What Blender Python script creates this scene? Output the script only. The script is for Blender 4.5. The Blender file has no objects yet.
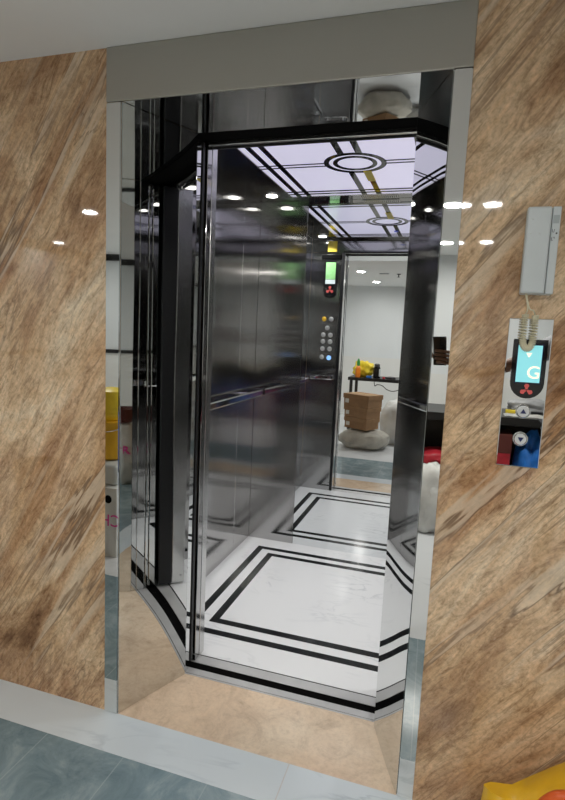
import bpy, bmesh, math, random
from mathutils import Vector, Matrix, Euler, noise
random.seed(7)
SC = bpy.context.scene
COL = SC.collection
PI = math.pi

# ------------------------------------------------------------------ scene dims (metres)
XLO, XLI, XRI, XRO = -0.109, -0.055, 0.946, 0.992      # surround: outer / inner edges of the face strips
XL, XR, DEP = 0.062, 0.840, 0.292                      # clear opening and depth of the splayed reveal
ZS, ZC = 2.10, 2.263                                   # soffit, landing ceiling
CX0, CX1, CY0, CY1, CZ = -0.2325, 1.1345, 0.46, 1.775, 2.219   # lift car interior
CMX = (CX0 + CX1) / 2
YB, XWL, XWR = -4.3, -3.4, 3.3                        # landing: far wall, side walls

# ------------------------------------------------------------------ materials
def mat(name):
    m = bpy.data.materials.new(name); m.use_nodes = True
    nt = m.node_tree; b = nt.nodes['Principled BSDF']
    return m, nt, b

def plain(name, col, rough=0.5, metal=0.0, spec=None, var=0.06, scale=12.0, coat=0.0, bump=0.0, bscale=60, emis=None, estr=0.0, trans=0):
    m, nt, b = mat(name)
    tc = nt.nodes.new('ShaderNodeTexCoord')
    nz = nt.nodes.new('ShaderNodeTexNoise'); nz.inputs['Scale'].default_value = scale; nz.inputs['Detail'].default_value = 4
    nt.links.new(tc.outputs['Object'], nz.inputs['Vector'])
    cr = nt.nodes.new('ShaderNodeValToRGB')
    lo = tuple(max(0, c*(1-var)) for c in col); hi = tuple(min(1, c*(1+var)) for c in col)
    cr.color_ramp.elements[0].position = .3; cr.color_ramp.elements[0].color = (*lo, 1)
    cr.color_ramp.elements[1].position = .7; cr.color_ramp.elements[1].color = (*hi, 1)
    nt.links.new(nz.outputs['Fac'], cr.inputs['Fac']); nt.links.new(cr.outputs['Color'], b.inputs['Base Color'])
    b.inputs['Roughness'].default_value = rough; b.inputs['Metallic'].default_value = metal
    b.inputs['Coat Weight'].default_value = coat
    if spec is not None: b.inputs['Specular IOR Level'].default_value = spec
    if trans: b.inputs['Transmission Weight'].default_value = trans
    if bump:
        n2 = nt.nodes.new('ShaderNodeTexNoise'); n2.inputs['Scale'].default_value = bscale
        nt.links.new(tc.outputs['Object'], n2.inputs['Vector'])
        bp = nt.nodes.new('ShaderNodeBump'); bp.inputs['Strength'].default_value = bump; bp.inputs['Distance'].default_value = .01
        nt.links.new(n2.outputs['Fac'], bp.inputs['Height']); nt.links.new(bp.outputs['Normal'], b.inputs['Normal'])
    if emis:
        b.inputs['Emission Color'].default_value = (*emis, 1); b.inputs['Emission Strength'].default_value = estr
    return m

def steel(name, col, rough, wave=0.0, wscale=(1, 1, 1), brush=0.0, bdir=(300, 300, 2), aniso=0.0, rot=0.0):
    m, nt, b = mat(name)
    b.inputs['Base Color'].default_value = (*col, 1); b.inputs['Metallic'].default_value = 1; b.inputs['Roughness'].default_value = rough
    tc = nt.nodes.new('ShaderNodeTexCoord'); prev = None
    if aniso:
        b.inputs['Anisotropic'].default_value = aniso; b.inputs['Anisotropic Rotation'].default_value = rot
        tg = nt.nodes.new('ShaderNodeTangent'); tg.direction_type = 'RADIAL'; tg.axis = 'Z'
        nt.links.new(tg.outputs['Tangent'], b.inputs['Tangent'])
    if brush:
        mp = nt.nodes.new('ShaderNodeMapping'); mp.inputs['Scale'].default_value = bdir
        nt.links.new(tc.outputs['Object'], mp.inputs['Vector'])
        nz = nt.nodes.new('ShaderNodeTexNoise'); nz.inputs['Scale'].default_value = 1; nz.inputs['Detail'].default_value = 3
        nt.links.new(mp.outputs['Vector'], nz.inputs['Vector'])
        mr = nt.nodes.new('ShaderNodeMapRange'); mr.inputs['To Min'].default_value = rough*.75; mr.inputs['To Max'].default_value = rough*1.3
        nt.links.new(nz.outputs['Fac'], mr.inputs['Value']); nt.links.new(mr.outputs['Result'], b.inputs['Roughness'])
        bp = nt.nodes.new('ShaderNodeBump'); bp.inputs['Strength'].default_value = brush; bp.inputs['Distance'].default_value = .0004
        nt.links.new(nz.outputs['Fac'], bp.inputs['Height']); prev = bp
    if wave:
        mp = nt.nodes.new('ShaderNodeMapping'); mp.inputs['Scale'].default_value = wscale
        nt.links.new(tc.outputs['Object'], mp.inputs['Vector'])
        nz = nt.nodes.new('ShaderNodeTexNoise'); nz.inputs['Scale'].default_value = 1; nz.inputs['Detail'].default_value = 1
        nt.links.new(mp.outputs['Vector'], nz.inputs['Vector'])
        bp = nt.nodes.new('ShaderNodeBump'); bp.inputs['Strength'].default_value = 1; bp.inputs['Distance'].default_value = wave
        nt.links.new(nz.outputs['Fac'], bp.inputs['Height'])
        if prev: nt.links.new(prev.outputs['Normal'], bp.inputs['Normal'])
        prev = bp
    if prev: nt.links.new(prev.outputs['Normal'], b.inputs['Normal'])
    return m

def ramp(nt, pts):
    cr = nt.nodes.new('ShaderNodeValToRGB'); e = cr.color_ramp.elements
    while len(e) < len(pts): e.new(.5)
    for k, (p, c) in zip(e, pts):
        k.position = p; k.color = (*c, 1) if len(c) == 3 else c
    return cr

def mixc(nt, mode, fac, a, b):
    mx = nt.nodes.new('ShaderNodeMix'); mx.data_type = 'RGBA'; mx.blend_type = mode
    if isinstance(fac, float): mx.inputs[0].default_value = fac
    else: nt.links.new(fac, mx.inputs[0])
    for i, v in ((6, a), (7, b)):
        if isinstance(v, tuple): mx.inputs[i].default_value = (*v, 1)
        else: nt.links.new(v, mx.inputs[i])
    return mx.outputs[2]

def marble(name, angle, off, tones, streak=1.0, rough=0.03, flat=False):
    """bookmatched travertine-like marble: long diagonal bands, fine striation, grains and cracks"""
    m, nt, b = mat(name); L = nt.links
    tc = nt.nodes.new('ShaderNodeTexCoord')
    def mapped(sc, o=(0, 0, 0)):
        m1 = nt.nodes.new('ShaderNodeMapping'); m1.vector_type = 'POINT'
        m1.inputs['Rotation'].default_value = (0, angle, 0) if not flat else (0, 0, -angle)
        m1.inputs['Location'].default_value = off
        L.new(tc.outputs['Object'], m1.inputs['Vector'])
        m2 = nt.nodes.new('ShaderNodeMapping'); m2.inputs['Scale'].default_value = sc; m2.inputs['Location'].default_value = o
        L.new(m1.outputs['Vector'], m2.inputs['Vector'])
        return m2.outputs['Vector']
    def nz(vec, detail=5, rough_=.55, dist=0.0):
        n = nt.nodes.new('ShaderNodeTexNoise'); n.inputs['Scale'].default_value = 1; n.inputs['Detail'].default_value = detail
        n.inputs['Roughness'].default_value = rough_; n.inputs['Distortion'].default_value = dist
        L.new(vec, n.inputs['Vector']); return n.outputs['Fac']
    band = nz(mapped((1.0, 1, 2.9)), 9, .66, .9)
    c0 = ramp(nt, tones); L.new(band, c0.inputs['Fac']); col = c0.outputs['Color']
    def mul(vec, detail, rgh, dist, lo, hi, amt):
        nonlocal col
        f = nz(vec, detail, rgh, dist)
        fr = ramp(nt, [(.32, lo), (.5, (1, 1, 1)), (.70, hi)]); L.new(f, fr.inputs['Fac'])
        col = mixc(nt, 'MULTIPLY', amt*streak, col, fr.outputs['Color'])
    mul(mapped((6.5, 6, 30)), 8, .78, 1.8, (.46, .38, .31), (1.24, 1.22, 1.18), 1.0)
    mul(mapped((13, 13, 20), (2, 0, 5)), 6, .75, 1.0, (.68, .60, .52), (1.16, 1.15, 1.13), .6)
    mul(mapped((70, 70, 95), (7, 0, 1)), 4, .7, 0.0, (.66, .59, .52), (1.20, 1.19, 1.18), .7)
    # reddish-brown oxide bands
    ox = nz(mapped((.9, 1, 6.5), (4, 0, 9)), 5, .6, .4)
    oxr = ramp(nt, [(.50, (0, 0, 0)), (.70, (1, 1, 1))]); L.new(ox, oxr.inputs['Fac'])
    k = nt.nodes.new('ShaderNodeMath'); k.operation = 'MULTIPLY'; k.inputs[1].default_value = .6*streak; L.new(oxr.outputs['Color'], k.inputs[0])
    col = mixc(nt, 'MULTIPLY', k.outputs[0], col, (.62, .40, .25))
    # speckled grains
    v = nt.nodes.new('ShaderNodeTexVoronoi'); v.inputs['Scale'].default_value = 1; L.new(mapped((26, 26, 60)), v.inputs['Vector'])
    gr = ramp(nt, [(.0, (1, 1, 1)), (.16, (0, 0, 0))]); L.new(v.outputs['Distance'], gr.inputs['Fac'])
    gm = nz(mapped((2, 2, 3), (1, 7, 3)), 3); gmr = ramp(nt, [(.5, (0, 0, 0)), (.62, (1, 1, 1))]); L.new(gm, gmr.inputs['Fac'])
    gk = nt.nodes.new('ShaderNodeMath'); gk.operation = 'MULTIPLY'; L.new(gr.outputs['Color'], gk.inputs[0]); L.new(gmr.outputs['Color'], gk.inputs[1])
    gk2 = nt.nodes.new('ShaderNodeMath'); gk2.operation = 'MULTIPLY'; gk2.inputs[1].default_value = .5; L.new(gk.outputs[0], gk2.inputs[0])
    col = mixc(nt, 'MIX', gk2.outputs[0], col, (.66, .55, .42))
    # jagged cracks following the bands, each with a pale lip
    def crack(sc, o, lvl, w, colour, amt, mlo=.50):
        nonlocal col
        n = nz(mapped(sc, o), 5, .52, .25)
        d = nt.nodes.new('ShaderNodeMath'); d.operation = 'SUBTRACT'; d.inputs[1].default_value = lvl; L.new(n, d.inputs[0])
        ab = nt.nodes.new('ShaderNodeMath'); ab.operation = 'ABSOLUTE'; L.new(d.outputs[0], ab.inputs[0])
        r = ramp(nt, [(w*.25, (1, 1, 1)), (w, (0, 0, 0))]); L.new(ab.outputs[0], r.inputs['Fac'])
        mk = nz(mapped((.7, 1, 2.0), tuple(x+3 for x in o)), 3); mkr = ramp(nt, [(mlo, (0, 0, 0)), (mlo+.10, (1, 1, 1))]); L.new(mk, mkr.inputs['Fac'])
        q = nt.nodes.new('ShaderNodeMath'); q.operation = 'MULTIPLY'; L.new(r.outputs['Color'], q.inputs[0]); L.new(mkr.outputs['Color'], q.inputs[1])
        q2 = nt.nodes.new('ShaderNodeMath'); q2.operation = 'MULTIPLY'; q2.inputs[1].default_value = amt; L.new(q.outputs[0], q2.inputs[0])
        col = mixc(nt, 'MIX', q2.outputs[0], col, colour)
    crack((.55, .1, 7.0), (0, 0, 0), .520, .034, (.76, .65, .50), .55*streak, .46)
    crack((.55, .1, 7.0), (0, 0, 0), .497, .009, (.12, .065, .035), .75*streak, .47)
    crack((.45, .1, 16.0), (5, 0, 2), .50, .016, (.22, .125, .07), .55*streak, .46)
    crack((1.6, .1, 11.0), (9, 0, 4), .50, .008, (.16, .09, .05), .6*streak, .53)
    L.new(col, b.inputs['Base Color'])
    b.inputs['Roughness'].default_value = rough; b.inputs['Specular IOR Level'].default_value = .5
    return m

TONES = [(.34, (.26, .145, .075)), (.43, (.47, .29, .16)), (.50, (.64, .445, .27)), (.57, (.75, .56, .365)), (.66, (.82, .69, .51))]
M = {}
M['marble_left'] = marble('marble_left', math.radians(57), (0, 0, 0), TONES)
M['marble_right'] = marble('marble_right', math.radians(52), (3.1, 0, 1.7), TONES)
M['threshold'] = marble('threshold_marble', math.radians(10), (1, 0, 0), [(.3, (.68, .50, .35)), (.5, (.78, .61, .45)), (.7, (.86, .72, .56))], streak=.35, rough=.15, flat=True)

def white_marble(name, base, vein, amount, rough, scale=2.2):
    m, nt, b = mat(name); L = nt.links
    tc = nt.nodes.new('ShaderNodeTexCoord')
    n1 = nt.nodes.new('ShaderNodeTexNoise'); n1.inputs['Scale'].default_value = scale; n1.inputs['Detail'].default_value = 6; n1.inputs['Distortion'].default_value = 1.4
    mp = nt.nodes.new('ShaderNodeMapping'); mp.inputs['Rotation'].default_value = (0, 0, .7); mp.inputs['Scale'].default_value = (.7, 2.0, 1)
    L.new(tc.outputs['Object'], mp.inputs['Vector']); L.new(mp.outputs['Vector'], n1.inputs['Vector'])
    r = ramp(nt, [(.47, (0, 0, 0)), (.50, (1, 1, 1)), (.53, (0, 0, 0))]); L.new(n1.outputs['Fac'], r.inputs['Fac'])
    n2 = nt.nodes.new('ShaderNodeTexNoise'); n2.inputs['Scale'].default_value = scale*.8; L.new(tc.outputs['Object'], n2.inputs['Vector'])
    r2 = ramp(nt, [(.48, (0, 0, 0)), (.7, (1, 1, 1))]); L.new(n2.outputs['Fac'], r2.inputs['Fac'])
    q = nt.nodes.new('ShaderNodeMath'); q.operation = 'MULTIPLY'; L.new(r.outputs['Color'], q.inputs[0]); L.new(r2.outputs['Color'], q.inputs[1])
    q2 = nt.nodes.new('ShaderNodeMath'); q2.operation = 'MULTIPLY'; q2.inputs[1].default_value = amount; L.new(q.outputs[0], q2.inputs[0])
    L.new(mixc(nt, 'MIX', q2.outputs[0], base, vein), b.inputs['Base Color'])
    b.inputs['Roughness'].default_value = rough
    return m
M['car_floor'] = white_marble('white_veined_marble', (.86, .87, .88), (.42, .45, .48), .5, .12, 3.0)
M['border'] = white_marble('pale_border_tile', (.72, .79, .84), (.45, .52, .58), .6, .12)
M['floor_white'] = white_marble('landing_white_tile', (.74, .77, .80), (.45, .48, .52), .7, .15)
M['black_marble'] = plain('black_marble', (.016, .018, .020), .12, var=.4, scale=20)

def slate():
    m, nt, b = mat('blue_grey_tile'); L = nt.links
    tc = nt.nodes.new('ShaderNodeTexCoord')
    n1 = nt.nodes.new('ShaderNodeTexNoise'); n1.inputs['Scale'].default_value = 6; n1.inputs['Detail'].default_value = 9; n1.inputs['Roughness'].default_value = .7; n1.inputs['Distortion'].default_value = .8
    L.new(tc.outputs['Object'], n1.inputs['Vector'])
    r = ramp(nt, [(.3, (.13, .20, .235)), (.5, (.22, .31, .35)), (.7, (.38, .47, .51))]); L.new(n1.outputs['Fac'], r.inputs['Fac'])
    sp = nt.nodes.new('ShaderNodeSeparateXYZ'); L.new(tc.outputs['Object'], sp.inputs[0])
    # joints between the tiles run away from the lift
    a = nt.nodes.new('ShaderNodeMath'); a.operation = 'ADD'; a.inputs[1].default_value = .222+4*.6; L.new(sp.outputs['X'], a.inputs[0])
    f = nt.nodes.new('ShaderNodeMath'); f.operation = 'MODULO'; f.inputs[1].default_value = .30; L.new(a.outputs[0], f.inputs[0])
    ls = nt.nodes.new('ShaderNodeMath'); ls.operation = 'LESS_THAN'; ls.inputs[1].default_value = .004; L.new(f.outputs[0], ls.inputs[0])
    a2 = nt.nodes.new('ShaderNodeMath'); a2.operation = 'MULTIPLY'; a2.inputs[1].default_value = .5; L.new(ls.outputs[0], a2.inputs[0])
    L.new(mixc(nt, 'MIX', a2.outputs[0], r.outputs['Color'], (.42, .50, .54)), b.inputs['Base Color'])
    b.inputs['Roughness'].default_value = .16
    return m
M['slate'] = slate()
M['ceiling'] = plain('ceiling_paint', (.86, .87, .86), .8, var=.02, scale=2)
M['wall_paint'] = plain('white_wall_paint', (.78, .82, .84), .6, var=.02, scale=2)
M['wall_low'] = plain('dado_paint', (.80, .81, .79), .6, var=.02, scale=2)
M['black_trim'] = plain('black_trim', (.012, .012, .012), .35)
M['header_steel'] = steel('header_brushed_steel', (.47, .455, .41), .34, brush=.25, bdir=(3, 300, 300))
M['mirror'] = steel('mirror_polished_steel', (.74, .75, .74), .012, wave=.0016, wscale=(2.5, 2.5, 1.2))
M['facet'] = steel('splay_polished_steel', (.70, .71, .70), .015, wave=.0012, wscale=(3, 3, .9))
M['glass_mirror'] = steel('mirror_glass', (.80, .82, .83), .004)
M['brushed'] = steel('brushed_steel', (.47, .465, .46), .095, wave=.0045, wscale=(2.2, 2.2, 1.6), brush=.06, bdir=(260, 260, 1.5), aniso=.96)
M['steel'] = steel('satin_steel', (.62, .62, .61), .20)
M['edge'] = steel('bright_edge_steel', (.80, .80, .78), .22)
M['alu'] = plain('sill_aluminium', (.62, .62, .62), .35, metal=.35)
M['chrome'] = steel('chrome', (.85, .85, .85), .06)
M['dark_metal'] = plain('dark_painted_metal', (.018, .018, .019), .4, spec=.4)
M['black_rubber'] = plain('black_rubber', (.010, .010, .011), .45)
M['black_gloss'] = plain('black_gloss', (.008, .008, .009), .06)
M['car_ceiling'] = steel('dark_mirror_steel', (.20, .195, .20), .05, wave=.002, wscale=(4, 4, 4))
M['slot'] = plain('slot_black', (.003, .003, .003), .9, spec=.05)
M['rust'] = plain('door_edge_brown', (.16, .10, .06), .5)

def emit(name, col, strength):
    m = bpy.data.materials.new(name); m.use_nodes = True; nt = m.node_tree
    b = nt.nodes['Principled BSDF']; b.inputs['Base Color'].default_value = (*[c*.6 for c in col], 1)
    b.inputs['Emission Color'].default_value = (*col, 1); b.inputs['Emission Strength'].default_value = strength
    b.inputs['Roughness'].default_value = .3
    return m
M['lightpanel'] = emit('luminous_ceiling_glass', (.82, .79, 1.0), .55)
M['lamp'] = emit('downlight_lens', (1, .98, .93), 6.0)
M['screen_cyan'] = emit('cyan_display_screen', (.30, .80, .86), .6)
M['screen_green'] = emit('green_display_screen', (.35, .75, .30), .14)
_nt = M['screen_green'].node_tree; _tc = _nt.nodes.new('ShaderNodeTexCoord'); _nz = _nt.nodes.new('ShaderNodeTexNoise'); _nz.inputs['Scale'].default_value = 22; _nz.inputs['Detail'].default_value = 1
_nt.links.new(_tc.outputs['Object'], _nz.inputs['Vector']); _r = ramp(_nt, [(.36, (.08, .30, .05)), (.5, (.40, .72, .25)), (.62, (.80, .9, .82))]); _nt.links.new(_nz.outputs['Fac'], _r.inputs['Fac'])
_nt.links.new(_r.outputs['Color'], _nt.nodes['Principled BSDF'].inputs['Emission Color'])
M['screen_white'] = emit('pale_display_strip', (.75, .85, .85), .4)
M['glyph'] = emit('display_glyph', (1.0, .86, .62), 1.0)
M['blue_led'] = emit('blue_button_light', (.25, .50, 1.0), 1.2)
M['button_satin'] = plain('satin_button', (.62, .62, .60), .3, metal=.35)
M['red_logo'] = plain('red_logo', (.50, .08, .07), .4, emis=(.6, .1, .1), estr=.25)

# ------------------------------------------------------------------ mesh helpers
def obj(name, bm, m, parent=None, smooth=False):
    me = bpy.data.meshes.new(name); bmesh.ops.recalc_face_normals(bm, faces=bm.faces)
    for e in bm.edges:
        if len(e.link_faces) == 2 and e.calc_face_angle(0) > math.radians(42): e.smooth = False
    bm.to_mesh(me); bm.free()
    for mm in (m if isinstance(m, (list, tuple)) else [m]): me.materials.append(mm)
    if smooth:
        for p in me.polygons: p.use_smooth = True
    o = bpy.data.objects.new(name, me); COL.objects.link(o)
    if parent: o.parent = parent; o.matrix_parent_inverse = Matrix.Translation(-Vector(parent.location)) if not any(parent.rotation_euler) else parent.matrix_basis.inverted()
    return o
def tag(o, label, cat, group=None):
    o['label'] = label; o['category'] = cat
    if group: o['group'] = group
    return o
def thing(name, label, cat, loc=(0, 0, 0), rz=0, group=None):
    o = bpy.data.objects.new(name, None); COL.objects.link(o); o.location = loc; o.rotation_euler = (0, 0, rz)
    o.empty_display_size = .05
    return tag(o, label, cat, group)
def struct(name, bm, m, parent=None):
    o = obj(name, bm, m, parent)
    if not parent: o['kind'] = 'structure'
    return o
def lab(o, text): o['label'] = text; return o

def box(bm, x0, x1, y0, y1, z0, z1, bev=0.0, seg=2, mi=0):
    r = bmesh.ops.create_cube(bm, size=1)
    vs = r['verts']
    for v in vs: v.co = Vector((x0+(v.co.x+.5)*(x1-x0), y0+(v.co.y+.5)*(y1-y0), z0+(v.co.z+.5)*(z1-z0)))
    fs = set(f for v in vs for f in v.link_faces)
    for f in fs: f.material_index = mi
    if bev:
        es = list(set(e for v in vs for e in v.link_edges))
        bmesh.ops.bevel(bm, geom=es, offset=bev, segments=seg, affect='EDGES', profile=.5)
    return bm
def B(*a, **k): return box(bmesh.new(), *a, **k)
def prism(bm, pts, z0, z1, bev=0.0, mi=0):
    """vertical prism on an XY outline"""
    lo = [bm.verts.new((x, y, z0)) for x, y in pts]; hi = [bm.verts.new((x, y, z1)) for x, y in pts]
    fs = [bm.faces.new(lo[::-1]), bm.faces.new(hi)]
    n = len(pts)
    for i in range(n): fs.append(bm.faces.new((lo[i], lo[(i+1) % n], hi[(i+1) % n], hi[i])))
    for f in fs: f.material_index = mi
    if bev: bmesh.ops.bevel(bm, geom=list(set(e for f in fs for e in f.edges)), offset=bev, segments=2, affect='EDGES')
    return bm
def tube(bm, pts, r, n=10, cap=True, closed=False):
    pts = [Vector(p) for p in pts]; rings = []
    N = len(pts); up = None
    for i, p in enumerate(pts):
        if closed: t = pts[(i+1) % N]-pts[i-1]
        else: t = (pts[min(i+1, N-1)]-pts[max(i-1, 0)])
        t.normalize()
        if up is None:
            up = t.orthogonal().normalized()
        else:
            up = (up - t*up.dot(t)); up = up.normalized() if up.length > 1e-6 else t.orthogonal().normalized()
        s = t.cross(up); rr = r[i] if isinstance(r, (list, tuple)) else r
        rings.append([bm.verts.new(p+(up*math.cos(2*PI*k/n)+s*math.sin(2*PI*k/n))*rr) for k in range(n)])
    for i in range(N if closed else N-1):
        a, b_ = rings[i], rings[(i+1) % N]
        for k in range(n): bm.faces.new((a[k], a[(k+1) % n], b_[(k+1) % n], b_[k]))
    if cap and not closed:
        bm.faces.new(rings[0][::-1]); bm.faces.new(rings[-1])
    return bm
def lathe(bm, prof, c=(0, 0, 0), n=28, axis='Z', mi=0):
    c = Vector(c); rings = []
    for r, h in prof:
        ring = []
        for k in range(n):
            a = 2*PI*k/n
            p = Vector((r*math.cos(a), r*math.sin(a), h))
            if axis == 'Y': p = Vector((p.x, -p.z, p.y))     # height runs towards -Y
            ring.append(bm.verts.new(c+p))
        rings.append(ring)
    for a, b_ in zip(rings, rings[1:]):
        for k in range(n):
            f = bm.faces.new((a[k], a[(k+1) % n], b_[(k+1) % n], b_[k])); f.material_index = mi
    f = bm.faces.new(rings[0][::-1]); f.material_index = mi; f = bm.faces.new(rings[-1]); f.material_index = mi
    return bm
def smoothpath(pts, n=8):
    P = [Vector(p) for p in pts]; out = []
    for i in range(len(P)-1):
        p0 = P[max(i-1, 0)]; p1 = P[i]; p2 = P[i+1]; p3 = P[min(i+2, len(P)-1)]
        for k in range(n):
            t = k/n
            out.append(.5*((2*p1)+(p2-p0)*t+(2*p0-5*p1+4*p2-p3)*t*t+(3*p1-p0-3*p2+p3)*t**3))
    out.append(P[-1]); return out
def blob(c, s, seed, amp=.12, freq=2.2, sub=4, flat=True, sq=2.6, crease=.35):
    """a soft filled sack / crumpled bag: superellipsoid + folds, flattened where it rests"""
    bm = bmesh.new(); bmesh.ops.create_icosphere(bm, subdivisions=sub, radius=1)
    off = Vector((seed*3.7, seed*1.3, seed*2.1))
    for v in bm.verts:
        d = v.co.normalized()
        k = (abs(d.x)**sq+abs(d.y)**sq+abs(d.z)**sq)**(-1/sq)
        nzv = noise.noise(d*freq+off)*amp + abs(noise.noise(d*freq*2.6+off*2))*amp*-crease*2
        p = d*k*(1+nzv)
        v.co = Vector((p.x*s[0], p.y*s[1], p.z*s[2]))
    zmin = -s[2]*.86
    for v in bm.verts:
        if flat and v.co.z < zmin: v.co.z = zmin
        v.co += Vector(c)+Vector((0, 0, -zmin))
    return bm
def text_mesh(name, body, size, m, loc, rot, parent=None, extrude=.0006):
    cu = bpy.data.curves.new(name, 'FONT'); cu.body = body; cu.size = size; cu.extrude = extrude
    cu.align_x = 'CENTER'; cu.align_y = 'CENTER'
    t = bpy.data.objects.new(name+'_tmp', cu); COL.objects.link(t)
    dg = bpy.context.evaluated_depsgraph_get(); me = bpy.data.meshes.new_from_object(t.evaluated_get(dg))
    bpy.data.objects.remove(t); bpy.data.curves.remove(cu)
    me.materials.clear(); me.materials.append(m)
    me.transform(Matrix.Translation(loc) @ Euler(rot).to_matrix().to_4x4())
    o = bpy.data.objects.new(name, me); COL.objects.link(o)
    if parent:
        r = parent
        while r.parent: r = r.parent
        o.parent = parent; o.matrix_parent_inverse = parent_world(parent).inverted()
    return o
def parent_world(o):
    m = o.matrix_basis.copy()
    while o.parent:
        m = o.parent.matrix_basis @ o.matrix_parent_inverse @ m if False else (parent_basis(o.parent) @ o.matrix_parent_inverse @ m)
        o = o.parent
        break
    return m
def parent_basis(o):
    if o.parent: return parent_basis(o.parent) @ o.matrix_parent_inverse @ o.matrix_basis
    return o.matrix_basis.copy()
def sub(name, bm, m, parent, smooth=False):
    """child (any depth) whose mesh is given in world coordinates"""
    o = obj(name, bm, m, None, smooth); o.parent = parent; o.matrix_parent_inverse = parent_basis(parent).inverted(); return o

# ------------------------------------------------------------------ setting
bm = bmesh.new()
box(bm, XWL, XWR, -.165, 0.0, -.06, 0, mi=0); box(bm, XWL, XWR, -.93, -.165, -.06, 0, mi=1); box(bm, XWL, XWR, YB, -.93, -.06, 0, mi=2)
struct('floor', bm, [M['border'], M['slate'], M['floor_white']])
jb = bmesh.new(); box(jb, .596, .600, -.165, 0, 0, .0006)
struct('trim_1', jb, M['alu'])
tb = prism(bmesh.new(), [(XLI, 0), (XRI, 0), (XR, DEP), (XL, DEP)], -.06, 0)
struct('trim_2', tb, M['threshold'])
struct('ceiling', B(XWL, XWR, YB, .1, ZC, ZC+.06), M['ceiling'])
struct('wall_front_left', B(XWL, XLO, 0.0, .10, 0, ZC), M['marble_left'])
struct('wall_front_right', B(XRO, XWR, 0.0, .10, 0, ZC), M['marble_right'])
bm = bmesh.new(); box(bm, XWL, XWR, YB-.1, YB, 0, 1.04, mi=1); box(bm, XWL, XWR, YB-.1, YB, 1.04, ZC, mi=0)
struct('wall_back', bm, [M['wall_paint'], M['wall_low']])
bm = bmesh.new(); box(bm, XWL-.1, XWL, YB, .1, 0, 1.04, mi=1); box(bm, XWL-.1, XWL, YB, .1, 1.04, ZC, mi=0)
struct('wall_left', bm, [M['wall_paint'], M['wall_low']])
struct('wall_right', B(XWR, XWR+.1, YB, .1, 0, ZC), M['wall_paint'])
bm = bmesh.new(); box(bm, XWL, -1.5, YB, YB+.02, 1.04, 1.085); box(bm, XWL, XWL+.02, YB, 0, 1.04, 1.085)
struct('trim_3', bm, M['black_trim'])
bm = bmesh.new(); box(bm, XWL, -1.5, YB, YB+.03, ZC-.075, ZC); box(bm, XWL, XWL+.03, YB, 0, ZC-.075, ZC)
struct('trim_4', bm, M['black_trim'])

# ------------------------------------------------------------------ lift surround (fixed to the landing wall)
S = thing('elevator_surround', 'mirror polished steel lift door surround with splayed reveals and grey header in the marble wall', 'elevator surround', (.44, 0, 0))
YF = -.006
sub('header_panel', B(XLO, XRO, YF, -.0005, ZS, ZC-.001, bev=.0025), M['header_steel'], S)
for x0, x1, yaw in ((XLO, XLI, 0), (XRI, XRO, .00055)):
    sub('face_strip', prism(bmesh.new(), [(x0, YF-yaw/2), (x1, YF+yaw/2), (x1, -.0005), (x0, -.0005)], .001, ZS-.002, bev=.0022), M['mirror'], S)
def splay(sgn):
    """splayed reveal panel, very slightly bowed like real folded sheet"""
    bm = bmesh.new(); nx, nz = 14, 30
    xa, xb = (XLI, XL) if sgn < 0 else (XRI, XR)
    A = Vector((xa, 0.0, 0)); Bv = Vector((xb, DEP-LIP[sgn], 0)); t = (Bv-A); nn = Vector((t.y, -t.x, 0)).normalized()*(1 if sgn < 0 else -1)
    g = []
    for i in range(nx+1):
        u = i/nx; row = []
        bow = BOW[sgn]*(4*u*(1-u))
        for j in range(nz+1): row.append(bm.verts.new(A+t*u+nn*bow+Vector((0, 0, .0015+(ZS-.003)*j/nz))))
        g.append(row)
    for i in range(nx):
        for j in range(nz): bm.faces.new((g[i][j], g[i+1][j], g[i+1][j+1], g[i][j+1]))
    lip = [(bm.verts.new((xb, DEP-LIP[sgn], .0015)), bm.verts.new((xb, DEP-LIP[sgn], ZS-.0015))), (bm.verts.new((xb, DEP, .0015)), bm.verts.new((xb, DEP, ZS-.0015)))]
    bm.faces.new((lip[0][0], lip[1][0], lip[1][1], lip[0][1]))
    bmesh.ops.recalc_face_normals(bm, faces=bm.faces)
    r = bmesh.ops.solidify(bm, geom=bm.faces[:], thickness=.003)
    return bm
LIP = {-1: .004, 1: .020}
BOW = {-1: -.0018, 1: .0018}
sub('splayed_reveal', splay(-1), M['facet'], S, smooth=True)
sub('splayed_reveal', splay(1), M['facet'], S, smooth=True)
sub('soffit', prism(bmesh.new(), [(XLI, 0), (XRI, 0), (XR, DEP), (XL, DEP)], ZS, ZS+.003), M['facet'], S)
# polished return edges at the inner end of each reveal
sub('return_edge', B(XL-.03, XL, DEP+.002, .327, .002, ZS, bev=.0018), M['mirror'], S)
sub('return_edge', B(XR, XR+.03, DEP+.002, .327, .002, ZS, bev=.0018), M['mirror'], S)
sub('return_edge', B(XL-.03, XR+.03, DEP+.002, .31, ZS+.001, ZS+.12, bev=.001), M['slot'], S)  # head piece, blackened to read as the unlit gap above the doorway
# landing sill: aluminium with running groove
sl = bmesh.new(); box(sl, XL-.4, XR+.4, DEP+.001, .300, -.03, 0); box(sl, XL-.4, XR+.4, .303, .337, -.03, 0); box(sl, XL-.4, XR+.4, .299, .304, -.03, -.008)
sub('landing_sill', sl, M['alu'], S)
sub('sill_gap_shade', B(XL-.35, XR+.35, .3375, .3775, -.03, -.002), M['slot'], S)  # black filler standing in for the shade in the gap between the sills
sub('sill_groove', B(XL-.4, XR+.4, .300, .303, -.008, -.002), M['slot'], S)

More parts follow.
